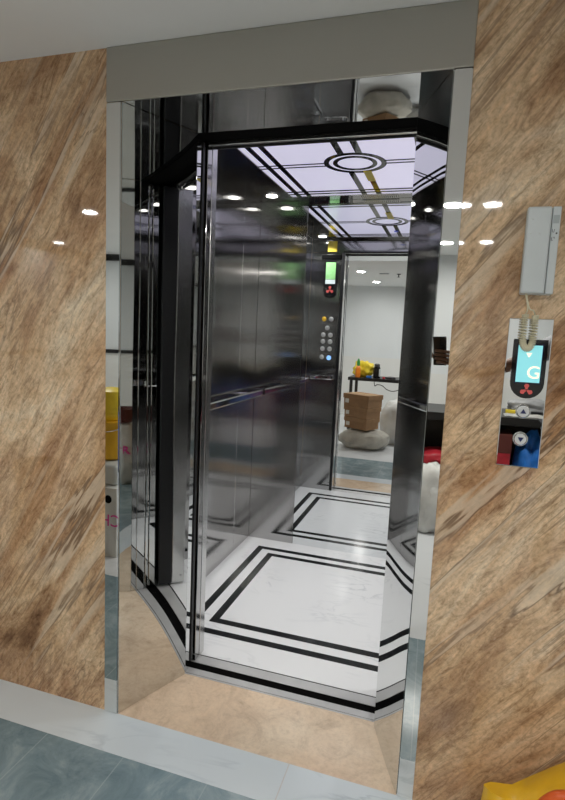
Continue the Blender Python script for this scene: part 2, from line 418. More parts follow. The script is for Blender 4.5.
# ------------------------------------------------------------------ doors, slid open behind the right jamb
D = thing('landing_door', 'polished steel landing door slid open behind the right jamb, only its leading edges show', 'elevator door', (1.04, .34, 0))
sub('door_panel', B(XR+.002, XR+.40, .330, .342, .012, ZS-.004, bev=.002), M['mirror'], D)
sub('door_panel', B(XR+.006, XR+.41, .346, .370, .012, ZS-.004, bev=.002), M['mirror'], D)
D2 = thing('car_door', 'steel lift car door slid open to the right with black safety edge', 'elevator door', (1.04, .41, 0))
sub('door_panel', B(XR+.004, XR+.40, .390, .436, .014, ZS-.004, bev=.002), M['dark_metal'], D2)
lab(sub('safety_edge', B(XR-.008, XR+.010, .382, .437, .012, ZS-.006, bev=.004), M['black_rubber'], D2), 'black rubber safety edge')
pe = sub('edge_channel', B(XR-.004, XR+.02, .439, .498, .014, ZS-.006, bev=.002), M['steel'], D2)
sub('screw', lathe(bmesh.new(), [(.004, 0), (.004, .002)], (XR-.006, .48, .05), 10, 'Z'), M['black_rubber'], D2)
HD = thing('door_operator', 'door operator casing blackened as the unlit space above the open doorway between landing and car', 'door operator', (.45, .37, ZS))
sub('casing', B(XL-.25, XR+.25, .314, .374, ZS+.004, ZS+.16, bev=.002), M['slot'], HD)  # black colour here and on the rail stands in for unlit space
sub('track_rail', B(XL-.24, XR+.24, .376, .418, ZS+.014, ZS+.05, bev=.003), M['slot'], HD)

# ------------------------------------------------------------------ lift car
CAR = thing('elevator_car', 'lift car with brushed steel walls, rear mirror and white marble floor with black double borders', 'elevator car', (CMX, 1.11, 0))
fl = sub('floor_panel', B(CX0-.02, CX1+.02, .434, CY1+.02, -.05, 0), M['car_floor'], CAR)
inl = bmesh.new()
def ring(bm, x0, x1, y0, y1, w, z0, z1):
    o = [(x0, y0), (x1, y0), (x1, y1), (x0, y1)]; i_ = [(x0+w, y0+w), (x1-w, y0+w), (x1-w, y1-w), (x0+w, y1-w)]
    for k in range(4):
        prism(bm, [o[k], o[(k+1) % 4], i_[(k+1) % 4], i_[k]], z0, z1)
FX0, FX1, FY0, FY1 = -.113, 2*CMX+.113, .594, 1.653
ring(inl, FX0, FX1, FY0, FY1, .040, -.001, .0006)
ring(inl, FX0+.094, FX1-.094, FY0+.096, FY1-.086, .040, -.001, .0006)
lab(sub('floor_inlay', inl, M['black_marble'], fl), 'two black marble border lines let into the white floor')
cs = bmesh.new(); box(cs, XL-.12, XR+.12, .378, .428, -.03, 0, bev=.001)
sub('car_sill', cs, M['alu'], CAR)
sub('sill_joint', B(XL-.12, XR+.12, .4285, .4335, -.02, -.001), M['slot'], CAR)
# walls: seamed sheets
def sheet(name, x0, x1, y0, y1, z0=.0, z1=CZ, m='brushed', par=CAR): return sub(name, B(x0, x1, y0, y1, z0, z1, bev=.0015), M[m], par)
W = sub('side_wall', B(CX0-.03, CX0-.0125, CY0, CY1, 0, CZ), M['dark_metal'], CAR)
for a, b_ in ((CY0, .98), (.982, 1.4985), (1.5005, CY1)): sheet('wall_panel', CX0-.012, CX0, a, b_, par=W)
W2 = sub('side_wall', B(CX1+.0125, CX1+.03, CY0, CY1, 0, CZ), M['dark_metal'], CAR)
for a, b_ in ((CY0, .98), (.982, 1.4985), (1.5005, CY1)): sheet('wall_panel', CX1, CX1+.012, a, b_, par=W2)
MX0, MX1 = .082, 2*CMX-.082
W3 = sub('back_wall', B(CX0, CX1, CY1+.0125, CY1+.03, 0, CZ), M['dark_metal'], CAR)
sheet('wall_panel', CX0, MX0-.0015, CY1, CY1+.012, par=W3); sheet('wall_panel', MX1+.0015, CX1, CY1, CY1+.012, par=W3)
lab(sub('mirror', B(MX0, MX1, CY1+.001, CY1+.010, .001, CZ-.001), M['glass_mirror'], W3), 'full height mirror in the middle of the back wall')
JL, JR = .064, 2*CMX-.064+.004
W4 = sub('front_wall', B(CX0, CX1, .4335, .4585, ZS+.006, CZ, bev=.001), M['brushed'], CAR)
sheet('front_return', CX0, JL, .4345, CY0, 0.0, ZS+.004, par=W4); sheet('front_return', XR+.045, CX1, .44, CY0+.012, 0.0, ZS+.004, par=W4)
sub('door_jamb', B(JL-.02, JL, .380, .416, .003, ZS, bev=.0015), M['brushed'], W4)
sub('door_jamb', B(JL-.02, JL+.001, .4185, .462, .003, ZS, bev=.0015), M['steel'], W4)
lab(sub('light_curtain', B(JL-.02, JL-.003, .345, .362, .02, ZS-.01, bev=.002), M['black_rubber'], W4), 'black door safety strip')
lab(sub('jamb_seal', B(JL-.026, JL-.003, .4625, .470, .003, ZS+.004, bev=.001), M['black_rubber'], W4), 'black seal strip on the inner jamb')
sub('head_seal', B(JL, XR+.02, .4600, .468, ZS+.000, ZS+.013, bev=.001), M['black_rubber'], W4)
sub('lintel', B(XL-.05, XR+.05, .4195, .4345, ZS, ZS+.03, bev=.0012), M['edge'], W4)
# handrails
def rail(path, brackets, par):
    h = sub('handrail', bmesh.new(), M['chrome'], par)
    bm = bmesh.new(); P = smoothpath(path, 10)
    rings = []
    for i, p in enumerate(P):
        t = (P[min(i+1, len(P)-1)]-P[max(i-1, 0)]).normalized(); s = Vector((0, 0, 1)).cross(t).normalized()
        rings.append([bm.verts.new(p+s*a*.008+Vector((0, 0, b2*.019))) for a, b2 in ((1, .7), (.7, 1), (-.7, 1), (-1, .7), (-1, -.7), (-.7, -1), (.7, -1), (1, -.7))])
    for a, b2 in zip(rings, rings[1:]):
        for k in range(8): bm.faces.new((a[k], a[(k+1) % 8], b2[(k+1) % 8], b2[k]))
    bm.faces.new(rings[0][::-1]); bm.faces.new(rings[-1])
    bmesh.ops.recalc_face_normals(bm, faces=bm.faces); bm.to_mesh(h.data); bm.free()
    for a, b2 in brackets:
        sub('bracket', tube(bmesh.new(), [a, b2], .008, 12), M['chrome'], h)
HZ = 1.005
rail([(CX0+.003, .60, HZ), (CX0+.045, .605, HZ), (CX0+.06, .64, HZ), (CX0+.06, 1.1, HZ), (CX0+.06, 1.69, HZ), (CX0+.06, 1.724, HZ)],
     [((CX0, .8, HZ), (CX0+.055, .8, HZ)), ((CX0, 1.62, HZ), (CX0+.055, 1.62, HZ))], CAR)
rail([(CX1-.06, .62, HZ), (CX1-.06, 1.1, HZ), (CX1-.06, 1.724, HZ)], [((CX1, .8, HZ), (CX1-.055, .8, HZ)), ((CX1, 1.62, HZ), (CX1-.055, 1.62, HZ))], CAR)
rail([(-.175, CY0+.055, 1.03), (-.05, CY0+.055, 1.03), (-.005, CY0+.05, 1.03), (.018, CY0+.03, 1.03), (.02, CY0+.002, 1.03)], [((-.13, CY0, 1.03), (-.13, CY0+.05, 1.03))], CAR)
# ceiling: dark mirror frame round a luminous patterned glass
LX0, LX1, LY0, LY1 = .004, 2*CMX-.004, .555, 1.668
cf = bmesh.new()
box(cf, CX0, CX1, CY0, LY0, CZ, CZ+.03); box(cf, CX0, CX1, LY1, CY1, CZ, CZ+.03)
box(cf, CX0, LX0, LY0, LY1, CZ, CZ+.03); box(cf, LX1, CX1, LY0, LY1, CZ, CZ+.03)
CF = sub('ceiling_frame', cf, M['car_ceiling'], CAR)
LPn = sub('light_panel', B(LX0, LX1, LY0, LY1, CZ+.004, CZ+.02), M['lightpanel'], CAR)
tr = bmesh.new(); ring(tr, LX0-.006, LX1+.006, LY0-.006, LY1+.006, .007, CZ-.004, CZ+.004)
sub('panel_trim', tr, M['edge'], CAR)
pt = bmesh.new(); z0, z1 = CZ+.0015, CZ+.0045
PX, PY = .484, 1.112
def vline(x, w, a=LY0+.002, b_=LY1-.002): box(pt, x-w/2, x+w/2, a, b_, z0, z1)
def hline(y, w, a=LX0+.002, b_=LX1-.002): box(pt, a, b_, y-w/2, y+w/2, z0, z1)
for s in (0, 1):
    for dd in (.042, .105):
        vline(LX0+dd if not s else LX1-dd, .027); hline(LY0+dd*.8 if not s else LY1-dd*.8, .018)
for dd in (-.042, .042):
    vline(PX+dd, .030, LY0, PY-.125); vline(PX+dd, .030, PY+.125, LY1)
for dd in (-.020, .020):
    hline(PY+dd, .010, LX0, PX-.142); hline(PY+dd, .010, PX+.142, LX1)
def annulus(bm, r0, r1, n=56):
    for k in range(n):
        a, b_ = 2*PI*k/n, 2*PI*(k+1)/n
        prism(bm, [(PX+r1*math.cos(a), PY+r1*math.sin(a)), (PX+r1*math.cos(b_), PY+r1*math.sin(b_)), (PX+r0*math.cos(b_), PY+r0*math.sin(b_)), (PX+r0*math.cos(a), PY+r0*math.sin(a))], z0, z1)
annulus(pt, .125, .150); annulus(pt, .084, .106)
lab(sub('line_motif', pt, M['black_gloss'], LPn), 'black lines and double circle printed on the luminous glass')
def spot_lamp(name, loc, power, size=.07, spread=2.4, col=(1, .96, .9)):
    l = bpy.data.lights.new(name, 'AREA'); l.shape = 'DISK'; l.size = size; l.energy = power; l.color = col; l.spread = spread
    o = bpy.data.objects.new(name, l); COL.objects.link(o); o.location = loc; return o
for x in (-.108, 2*CMX+.108):
    for y in (.61, 1.617):
        dl = sub('downlight', lathe(bmesh.new(), [(.030, -.006), (.046, -.006), (.050, 0)], (x, y, CZ), 28), M['chrome'], CF, True)
        sub('lens', lathe(bmesh.new(), [(.034, -.009), (.034, -.0065)], (x, y, CZ), 28), M['lamp'], CF)
        spot_lamp('car_downlight', (x, y, CZ-.012), 3.4, .066, col=(1, .99, .97))
vg = sub('fan_grille', B(.412, .63, 1.688, 1.752, CZ-.004, CZ+.001, bev=.001), M['steel'], CAR)
hb = bmesh.new()
for r in range(4):
    for c in range(18): lathe(hb, [(.0035, -.0048), (.0035, -.0042)], (.42+c*.0118, 1.698+r*.0145, CZ), 8)
lab(sub('grille_holes', hb, M['slot'], vg), 'rows of round perforations')
# operating panel on the left front return (seen in the mirror)
cy = CY0
CP = sub('operating_panel', B(-.145, .045, cy-.002, cy+.004, .62, 2.09, bev=.0015), M['brushed'], W4)
def pill(bm, xc, z0, z1, w, y0, y1, n=12):
    pts = [(xc-w/2, z1), (xc+w/2, z1)]
    r = w/2
    pts += [(xc+r*math.cos(-a), z0+r+r*math.sin(-a)) for a in [PI*k/n for k in range(n+1)]]
    lo = [bm.verts.new((x, y0, z)) for x, z in pts]; hi = [bm.verts.new((x, y1, z)) for x, z in pts]
    bm.faces.new(lo); bm.faces.new(hi[::-1])
    for i in range(len(pts)): bm.faces.new((lo[i], lo[(i+1) % len(pts)], hi[(i+1) % len(pts)], hi[i]))
    return bm
def trefoil(bm, xc, zc, r, y0, y1):
    for k in range(3):
        a = PI/2+2*PI*k/3
        pts = []
        for q in range(14):
            b_ = 2*PI*q/14
            u, v_ = r*.52+r*.46*math.cos(b_), r*.30*math.sin(b_)*(1.25 if math.cos(b_) > 0 else .8)
            pts.append((xc+u*math.cos(a)-v_*math.sin(a), zc+u*math.sin(a)+v_*math.cos(a)))
        lo = [bm.verts.new((x, y0, z)) for x, z in pts]; hi = [bm.verts.new((x, y1, z)) for x, z in pts]
        bm.faces.new(lo); bm.faces.new(hi[::-1])
        for i in range(14): bm.faces.new((lo[i], lo[(i+1) % 14], hi[(i+1) % 14], hi[i]))
    return bm
dx = -.052
CD = sub('floor_display', pill(bmesh.new(), dx, 1.715, 2.045, .118, cy, cy+.016), M['black_gloss'], W4)
sub('display_hood', B(dx-.085, dx+.085, cy, cy+.022, 2.048, 2.085, bev=.004), M['slot'], W4)
sub('screen', B(dx-.043, dx+.043, cy+.0162, cy+.017, 1.875, 2.02), M['screen_green'], CD)
sub('screen_strip', B(dx-.043, dx+.043, cy+.0162, cy+.017, 1.838, 1.873), M['screen_white'], CD)
sub('logo', trefoil(bmesh.new(), dx, 1.785, .035, cy+.016, cy+.0172), M['red_logo'], CD)
M['yellow_film'] = plain('yellow_film', (.75, .58, .03), .35, var=.15)
M['brass'] = plain('amber_button', (.75, .45, .05), .25, metal=.6, emis=(.9, .55, .05), estr=.25)
lab(sub('sticker', B(dx-.038, dx+.042, cy, cy+.003, 2.112, 2.20, bev=.001), M['yellow_film'], W4), 'yellow sticker above the display')
lab(sub('film_tab', B(.505, .545, 1.23, 1.40, CZ-.003, CZ+.001, bev=.001), M['yellow_film'], CAR), 'strip of yellow film left on the ceiling glass')
M['blue_film'] = plain('blue_film', (.03, .06, .75), .3)
lab(sub('film_tab', B(.50, .53, .745, .785, CZ-.003, CZ+.001, bev=.001), M['blue_film'], CAR), 'scrap of blue film left on the ceiling glass')
btns = [(-.090, 1.536, 'brass'), (-.027, 1.536, 'button_satin'), (-.058, 1.459, 'button_satin'), (-.091, 1.398, 'button_satin'), (-.027, 1.398, 'button_satin'),
        (-.091, 1.340, 'button_satin'), (-.027, 1.340, 'button_satin'), (-.092, 1.277, 'button_satin'), (-.028, 1.277, 'button_satin'), (-.094, 1.203, 'button_satin'), (-.030, 1.199, 'blue_led')]
for x, z, m_ in btns:
    bt = sub('button', lathe(bmesh.new(), [(.0205, -.003), (.0205, -.006), (.018, -.008), (.004, -.0085)], (x, cy, z), 22, 'Y'), M[m_], CP, True)
    if m_ == 'brass': lab(bt, 'amber alarm button')
    if m_ == 'blue_led': lab(bt, 'blue lit button')

# ------------------------------------------------------------------ landing call panel + intercom on the right-hand marble
PC = thing('call_panel', 'tall mirror steel lift call panel with cyan floor display on the marble wall', 'call panel', (1.188, 0, 1.27))
sub('face_plate', B(1.135, 1.242, -.008, .001, 1.072, 1.467, bev=.0025), M['mirror'], PC)
M['display_blue'] = plain('display_bezel', (.006, .008, .030), .12)
LD = sub('floor_display', pill(bmesh.new(), 1.192, 1.258, 1.413, .082, -.014, -.0078), M['black_gloss'], PC)
sub('screen_surround', B(1.160, 1.224, -.0150, -.0142, 1.297, 1.402), M['display_blue'], LD)
sub('screen', B(1.163, 1.221, -.0157, -.0151, 1.301, 1.398), M['screen_cyan'], LD)
text_mesh('glyph', 'G', .046, M['glyph'], (1.2045, -.0160, 1.326), (PI/2, 0, 0), LD)
ar = bmesh.new(); prism(ar, [(-.007, .006), (.007, .006), (0, -.006)], 0, .0006)
bmesh.ops.transform(ar, matrix=Matrix.Translation((1.190, -.0158, 1.372)) @ Euler((PI/2, 0, 0)).to_matrix().to_4x4(), verts=ar.verts)
sub('arrow', ar, M['glyph'], LD)
sub('logo', trefoil(bmesh.new(), 1.192, 1.281, .017, -.0150, -.0141), M['red_logo'], LD)
M['arrow_ink'] = plain('arrow_ink', (.02, .03, .12), .4)
M['button_white'] = plain('button_white', (.72, .74, .74), .25)
for z, up in ((1.223, 1), (1.149, -1)):
    bt = sub('call_button', lathe(bmesh.new(), [(.0185, .006), (.0185, .011), (.016, .014), (.003, .0145)], (1.190, -.001, z), 28, 'Y'), M['chrome'], PC, True)
    sub('button_cap', lathe(bmesh.new(), [(.0145, .0140), (.0145, .0152)], (1.190, -.001, z), 28, 'Y'), M['button_white'], bt)
    ar = bmesh.new(); prism(ar, [(-.0075, -.005*up), (.0075, -.005*up), (0, .0075*up)], 0, .0008)
    bmesh.ops.transform(ar, matrix=Matrix.Translation((1.190, -.0163, z)) @ Euler((PI/2, 0, 0)).to_matrix().to_4x4(), verts=ar.verts)
    lab(sub('arrow', ar, M['arrow_ink'], bt), 'up arrow' if up > 0 else 'down arrow')

M['plastic_white'] = plain('pale_plastic', (.60, .65, .66), .32, var=.02)
M['plastic_cream'] = plain('cream_cord', (.70, .66, .48), .4, var=.05)
IC = thing('intercom_phone', 'pale grey wall intercom with handset and curly cord above the call panel', 'intercom', (1.195, 0, 1.64))
sub('base', B(1.152, 1.228, -.022, .001, 1.527, 1.742, bev=.004), M['plastic_white'], IC)
hs = bmesh.new(); box(hs, 1.1500, 1.2070, -.044, -.0225, 1.528, 1.741, bev=.006, seg=3)
sub('handset', hs, M['plastic_white'], IC)
sp = sub('side_panel', B(1.2085, 1.2275, -.038, -.0225, 1.528, 1.741, bev=.002), M['plastic_white'], IC)
M['grey_mark'] = plain('grey_mark', (.20, .23, .24), .5)
M['dark_mark'] = plain('dark_mark', (.05, .05, .055), .5)
sub('speaker_mark', B(1.2110, 1.2245, -.0388, -.0382, 1.700, 1.720), plain('mark_pale', (.40, .45, .46), .5), sp)
mk = bmesh.new(); tube(mk, [(1.2110, -.0385, 1.686), (1.2110, -.0385, 1.680), (1.2140, -.0385, 1.678), (1.2160, -.0385, 1.686)], .0009, 6)
tube(mk, [(1.2110, -.0385, 1.666), (1.2110, -.0385, 1.659), (1.2140, -.0385, 1.659)], .0012, 6); tube(mk, [(1.2140, -.0385, 1.666), (1.2170, -.0385, 1.667), (1.2170, -.0385, 1.663)], .0009, 6)
sub('key_mark', mk, M['grey_mark'], sp)
sub('key_button', lathe(bmesh.new(), [(.0022, .038), (.0022, .0392), (.0012, .0396)], (1.2210, 0, 1.676), 12, 'Y'), M['dark_mark'], sp)
for x, z in ((1.163, 1.709), (1.162, 1.675), (1.181, 1.674)): sub('rivet', lathe(bmesh.new(), [(.0016, .044), (.0012, .0452)], (x, 0, z), 10, 'Y'), M['chrome'], IC)
# curly cord: straight lead, then a coil down one side and up the other
cd = []
lead = smoothpath([(1.1665, -.022, 1.529), (1.171, -.026, 1.510), (1.174, -.028, 1.492), (1.172, -.028, 1.480)], 8)
axis = smoothpath([(1.1705, -.026, 1.476), (1.1695, -.026, 1.45), (1.1695, -.026, 1.415), (1.173, -.027, 1.396), (1.182, -.028, 1.389), (1.191, -.027, 1.397), (1.1945, -.026, 1.42), (1.1945, -.026, 1.455), (1.194, -.026, 1.474)], 40)
coil = []
Na = len(axis)
for i, p in enumerate(axis):
    t = (axis[min(i+1, Na-1)]-axis[max(i-1, 0)]).normalized(); n1 = Vector((0, 1, 0)); n1 = (n1-t*n1.dot(t)).normalized(); n2 = t.cross(n1)
    a = 2*PI*i/8.0; rr = .0072 if i not in (0, Na-1) else .006
    coil.append(p+n1*rr*math.cos(a)+n2*rr*math.sin(a))
tail = smoothpath([coil[-1], (1.188, -.03, 1.486), (1.179, -.028, 1.490), (1.172, -.026, 1.510), (1.1685, -.022, 1.529)], 8)
cb = bmesh.new(); tube(cb, lead+coil+tail[1:], .0019, 7)
lab(sub('curly_cord', cb, M['plastic_cream'], IC), 'cream curly cord hanging in a loop')

# ------------------------------------------------------------------ landing ceiling lights
def downlight(x, y, label, power=8):
    t = thing('ceiling_downlight', label, 'downlight', (x, y, ZC), group='landing downlights')
    sub('trim_ring', lathe(bmesh.new(), [(.052, -.004), (.066, -.004), (.070, 0.0)], (x, y, ZC-.0005), 28), M['plastic_white'], t, True)
    sub('lens', lathe(bmesh.new(), [(.055, -.007), (.055, -.0045)], (x, y, ZC), 28), M['lamp'], t)
    spot_lamp('landing_downlight', (x, y, ZC-.012), power, .10, 3.0)
for x, y, l in ((1.17, -2.15, 'nearer-row recessed downlight mirrored in the right marble wall'), (.99, -2.15, 'nearer-row recessed downlight mirrored in the right polished face strip'),
                (-.24, -2.17, 'nearer-row recessed downlight seen inside the car mirror'),
                (-1.74, -2.06, 'nearer-row recessed downlight mirrored in the left marble wall'), (1.21, -3.5, 'far-row recessed downlight mirrored in the right marble wall'),
                (.975, -3.53, 'far-row recessed downlight mirrored low in the right polished face strip'),
                (-.21, -3.5, 'far-row recessed downlight seen inside the car mirror'), (-3.13, -3.37, 'far-row recessed downlight mirrored in the left marble wall'), (2.5, -2.15, 'recessed downlight above the person holding a phone')):
    downlight(x, y, l, 8.5 if y > -3 else 5)
t = thing('ceiling_vent', 'small dark slotted vent in the landing ceiling', 'vent', (.04, -2.4, ZC))
sub('frame', B(-.03, .11, -2.44, -2.37, ZC-.006, ZC, bev=.002), M['plastic_white'], t)
sv = bmesh.new()
for k in range(4): box(sv, -.02, .10, -2.432+k*.015, -2.424+k*.015, ZC-.0075, ZC-.0055)
sub('slats', sv, M['dark_mark'], t)
t = thing('sprinkler_head', 'small dark sprinkler head hanging from the landing ceiling', 'sprinkler', (.23, -2.46, ZC))
sub('escutcheon', lathe(bmesh.new(), [(.03, 0), (.026, -.008)], (.23, -2.46, ZC), 20), M['dark_mark'], t)
sub('deflector', lathe(bmesh.new(), [(.007, -.008), (.007, -.04), (.02, -.042), (.02, -.045)], (.23, -2.46, ZC), 16), M['dark_mark'], t)

# ------------------------------------------------------------------ things on the landing (seen in the mirror and polished steel)
M['card'] = plain('cardboard', (.34, .20, .10), .75, var=.1)
M['card_light'] = plain('cardboard_top', (.55, .38, .20), .75, var=.08)
M['sackcloth'] = plain('woven_sack', (.50, .49, .44), .7, var=.2, scale=8, bump=.5, bscale=40)
M['white_sack'] = plain('white_sack', (.70, .71, .69), .6, var=.12, scale=6, bump=.4, bscale=25)
M['label_white'] = plain('paper_label', (.75, .75, .72), .6)
M['yellow_plastic'] = plain('yellow_plastic', (.80, .46, .015), .32, var=.08, bump=.25, bscale=30)
M['yellow_thin'] = plain('yellow_bag', (.80, .62, .04), .35, var=.12)
M['orange'] = plain('orange_plastic', (.75, .22, .02), .3); M['green'] = plain('green_cap', (.04, .30, .06), .35)
M['blue'] = plain('blue_plastic', (.02, .16, .55), .35, var=.2, scale=20); M['red'] = plain('red_plastic', (.42, .02, .035), .4, var=.25, scale=14)
M['maroon'] = plain('maroon', (.10, .02, .015), .5); M['pink_ink'] = plain('pink_ink', (.75, .03, .32), .5)
M['steel_dark'] = plain('black_steel_leg', (.012, .012, .012), .4)

# sack with three cartons on it
tag(obj('sack', blob((.02, -1.62, 0), (.32, .26, .125), 3, .14), M['sackcloth'], None, True), 'pale woven sack lying flat on the floor under brown cartons', 'sack')
zc = .242
for k, (w, dpt, h, ang) in enumerate(((.34, .26, .140, .50), (.36, .27, .140, .53), (.38, .29, .155, .49))):
    c = Vector((-.02, -1.62, zc))
    t = thing('carton', ('brown carton at the bottom of the stack on the sack', 'brown carton in the middle of the stack on the sack', 'brown carton with lighter top lying highest on the sack')[k], 'carton', c, ang, 'brown cartons stacked on the sack')
    R_ = Matrix.Translation(c) @ Matrix.Rotation(ang, 4, 'Z')
    def put(n, bm_, mm):
        bmesh.ops.transform(bm_, matrix=R_, verts=bm_.verts); return sub(n, bm_, mm, t)
    put('body', B(-w/2, w/2, -dpt/2, dpt/2, 0, h*.62, bev=.003), M['card'])
    put('lid', B(-w/2-.009, w/2+.009, -dpt/2-.009, dpt/2+.009, h*.62, h-.001, bev=.003), M['card'])
    put('tape', B(-w/2-.0095, w/2+.0095, -.025, .025, h-.0025, h, bev=.0005), M['card_light'])
    put('label', B(-w/2+.03, -w/2+.08, dpt/2+.001, dpt/2+.010, h*.25, h*.58), M['label_white'])
    zc += h+.001
tag(obj('white_sack', blob((.36, -2.02, 0), (.20, .17, .32), 9, .16), M['white_sack'], None, True), 'bulging white sack standing on the floor behind the cartons', 'sack')
tag(obj('white_sack', blob((.62, -2.50, 0), (.13, .13, .24), 12, .18), M['white_sack'], None, True), 'crumpled white sack standing between the two black tables', 'sack')
cbp = smoothpath([(-.06, -2.72, .807), (-.04, -2.655, .80), (-.02, -2.645, .70), (.02, -2.62, .72), (.09, -2.61, .71), (.16, -2.61, .66), (.24, -2.61, .64), (.33, -2.62, .665), (.40, -2.64, .72), (.42, -2.655, .80), (.44, -2.72, .807)], 8)
tag(obj('cable', tube(bmesh.new(), cbp, .006, 8), M['black_rubber'], None, True), 'thin black cable looping below the table front', 'cable')

def table(x0, x1, y0, y1, h, th, label, legs, panel=False):
    t = thing('work_table', label, 'table', ((x0+x1)/2, (y0+y1)/2, 0))
    sub('table_top', B(x0, x1, y0, y1, h-th, h, bev=.003), M['steel_dark'], t)
    if panel: sub('under_table_shade', B(x0+.03, x1-.03, y0+.005, y0+.02, .05, h-th), M['steel_dark'], t)  # black sheet added to stand in for the shade under the table
    for x, y in legs: sub('leg', B(x-.02, x+.02, y-.02, y+.02, 0, h-th), M['steel_dark'], t)
    return t
table(-.42, .60, -3.22, -2.66, .80, .045, 'narrow black table against the far side holding a yellow bag and bottles', [(-.375, -2.70), (-.375, -3.18), (.57, -2.70), (.57, -3.18)])
table(.66, 2.35, -3.25, -2.70, .85, .06, 'long black table at the right with paper on it and bags below', [(.70, -2.74), (.70, -3.2), (2.31, -2.74), (2.31, -3.2)], True)
T1, T2 = .80, .85
tag(obj('plastic_bag', blob((-.23, -2.86, T1), (.15, .10, .13), 5, .22, 2.6), M['yellow_thin'], None, True), 'crumpled yellow plastic bag on the narrow black table', 'bag')
t = thing('sauce_bottle', 'orange bottle with tall green top in front of the yellow bag', 'bottle', (-.285, -2.71, T1))
sub('body', lathe(bmesh.new(), [(.036, 0), (.038, .01), (.038, .13), (.030, .155), (.014, .17)], (-.285, -2.71, T1), 22), M['orange'], t, True)
sub('cap', lathe(bmesh.new(), [(.016, .168), (.022, .18), (.024, .23), (.014, .26), (.006, .275)], (-.285, -2.71, T1), 18), M['green'], t, True)
t = thing('vacuum_flask', 'dark flask with pale side panel on the narrow black table', 'flask', (-.02, -2.78, T1))
sub('body', lathe(bmesh.new(), [(.050, 0), (.054, .01), (.052, .14), (.040, .17)], (-.02, -2.78, T1), 24), M['black_gloss'], t, True)
sub('lid', lathe(bmesh.new(), [(.040, .169), (.040, .20), (.024, .212)], (-.02, -2.78, T1), 24), M['dark_mark'], t, True)
sub('side_panel', B(.018, .042, -2.75, -2.715, T1+.03, T1+.14, bev=.006), M['plastic_white'], t)
tag(obj('small_box', B(-.16, -.085, -2.74, -2.69, T1, T1+.032, bev=.004), M['blue']), 'small blue packet lying between the bottle and flask', 'packet')
tag(obj('small_box', B(.075, .11, -2.73, -2.69, T1, T1+.028, bev=.004), M['red']), 'tiny red packet right of the flask', 'packet')
tag(obj('tool_pouch', blob((.18, -2.80, T1), (.08, .06, .018), 6, .2), M['dark_mark'], None, True), 'flat dark pouch lying right of the flask', 'pouch')
# right table
pp = bmesh.new(); N = 10
g = [[pp.verts.new((1.40+.30*i/N, -2.73-.16*j/N, T2+.004+.02*abs(noise.noise(Vector((i*.4, j*.5, 1)))))) for j in range(N+1)] for i in range(N+1)]
for i in range(N):
    for j in range(N): pp.faces.new((g[i][j], g[i+1][j], g[i+1][j+1], g[i][j+1]))
bmesh.ops.solidify(pp, geom=pp.faces[:], thickness=.003)
tag(obj('paper_sheet', pp, M['label_white'], None, True), 'creased white paper sheet on the long black table', 'paper')
tag(obj('plastic_bag', blob((1.62, -3.09, T2), (.17, .07, .06), 15, .2), plain('grey_film', (.30, .31, .32), .4, var=.2), None, True), 'grey crumpled plastic bag behind the white paper', 'bag')
tag(obj('yellow_packet', B(1.42, 1.56, -2.945, -2.92, T2+.001, T2+.03, bev=.004), M['yellow_thin']), 'slim yellow packet lying behind the white paper', 'packet')
tag(obj('red_bag', blob((1.02, -2.86, .36), (.20, .14, .10), 21, .2), M['red'], None, True), 'red bag on top of the brown carton under the long table', 'bag')
t = thing('carton', 'flat brown carton below the red bag under the long table', 'carton', (1.02, -2.9, 0))
sub('body', B(.82, 1.24, -3.05, -2.74, .17, .335, bev=.003), M['card'], t); sub('lid', B(.815, 1.245, -3.055, -2.735, .335, .358, bev=.003), M['card'], t)
tag(obj('red_crate', B(.80, 1.26, -3.06, -2.73, 0, .168, bev=.01), M['red']), 'red plastic crate on the floor carrying the brown carton', 'crate')
tag(obj('white_sack', blob((.98, -2.48, 0), (.17, .16, .27), 25, .18), M['white_sack'], None, True), 'white sack standing in front of the red crate', 'sack')
for k, (x, l) in enumerate(((1.63, 'blue plastic bag under the long table, next to the tall red box'), (1.90, 'blue plastic bag under the long table, farther from the tall red box'))):
    tag(obj('blue_bag', blob((x, -2.88, 0), (.125, .15, .38), 31+k, .2, 2.5), M['blue'], None, True), l, 'bag', 'blue bags under the long table')
t = thing('red_box', 'tall dark red box with brown lid under the long table', 'box', (1.385, -2.85, 0))
sub('body', B(1.30, 1.47, -2.98, -2.72, 0, .58, bev=.004), M['red'], t); sub('lid', B(1.297, 1.473, -2.983, -2.717, .58, .72, bev=.004), M['maroon'], t)
# left-hand stack: printed box, packet, bucket, jug
t = thing('printed_box', 'white box with pink lettering and hand hole standing on the landing floor', 'box', (-1.03, -1.32, 0))
bx = sub('body', B(-1.20, -.84, -1.52, -1.14, 0, .43, bev=.006), M['white_sack'], t)
text_mesh('lettering', 'CH', .105, M['pink_ink'], (-.885, -1.1395, .225), (PI/2, 0, PI), t)
sub('hand_hole', lathe(bmesh.new(), [(.026, 0), (.026, .001)], (-.90, -1.1395, .36), 18, 'Y'), M['slot'], t)
tag(obj('packet', B(-1.17, -.87, -1.50, -1.18, .432, .56, bev=.02, seg=3), M['plastic_white']), 'pale grey packet lying on the printed box', 'packet')
t = thing('bucket', 'yellow plastic bucket standing on the pale packet', 'bucket', (-1.03, -1.36, .561))
sub('body', lathe(bmesh.new(), [(.085, .561), (.11, .575), (.125, .79), (.132, .80), (.132, .812)], (-1.03, -1.36, 0), 30), M['yellow_plastic'], t, True)
hp = [(-1.03+.134*math.cos(a), -1.36+.134*math.sin(a)*.95, .80-.05*math.sin(a)) for a in [PI*k/16 for k in range(17)]]
sub('handle', tube(bmesh.new(), hp, .004, 8), M['chrome'], t, True)
t = thing('jerry_can', 'yellow jug with blue cap standing on the yellow bucket', 'jug', (-1.03, -1.36, .813))
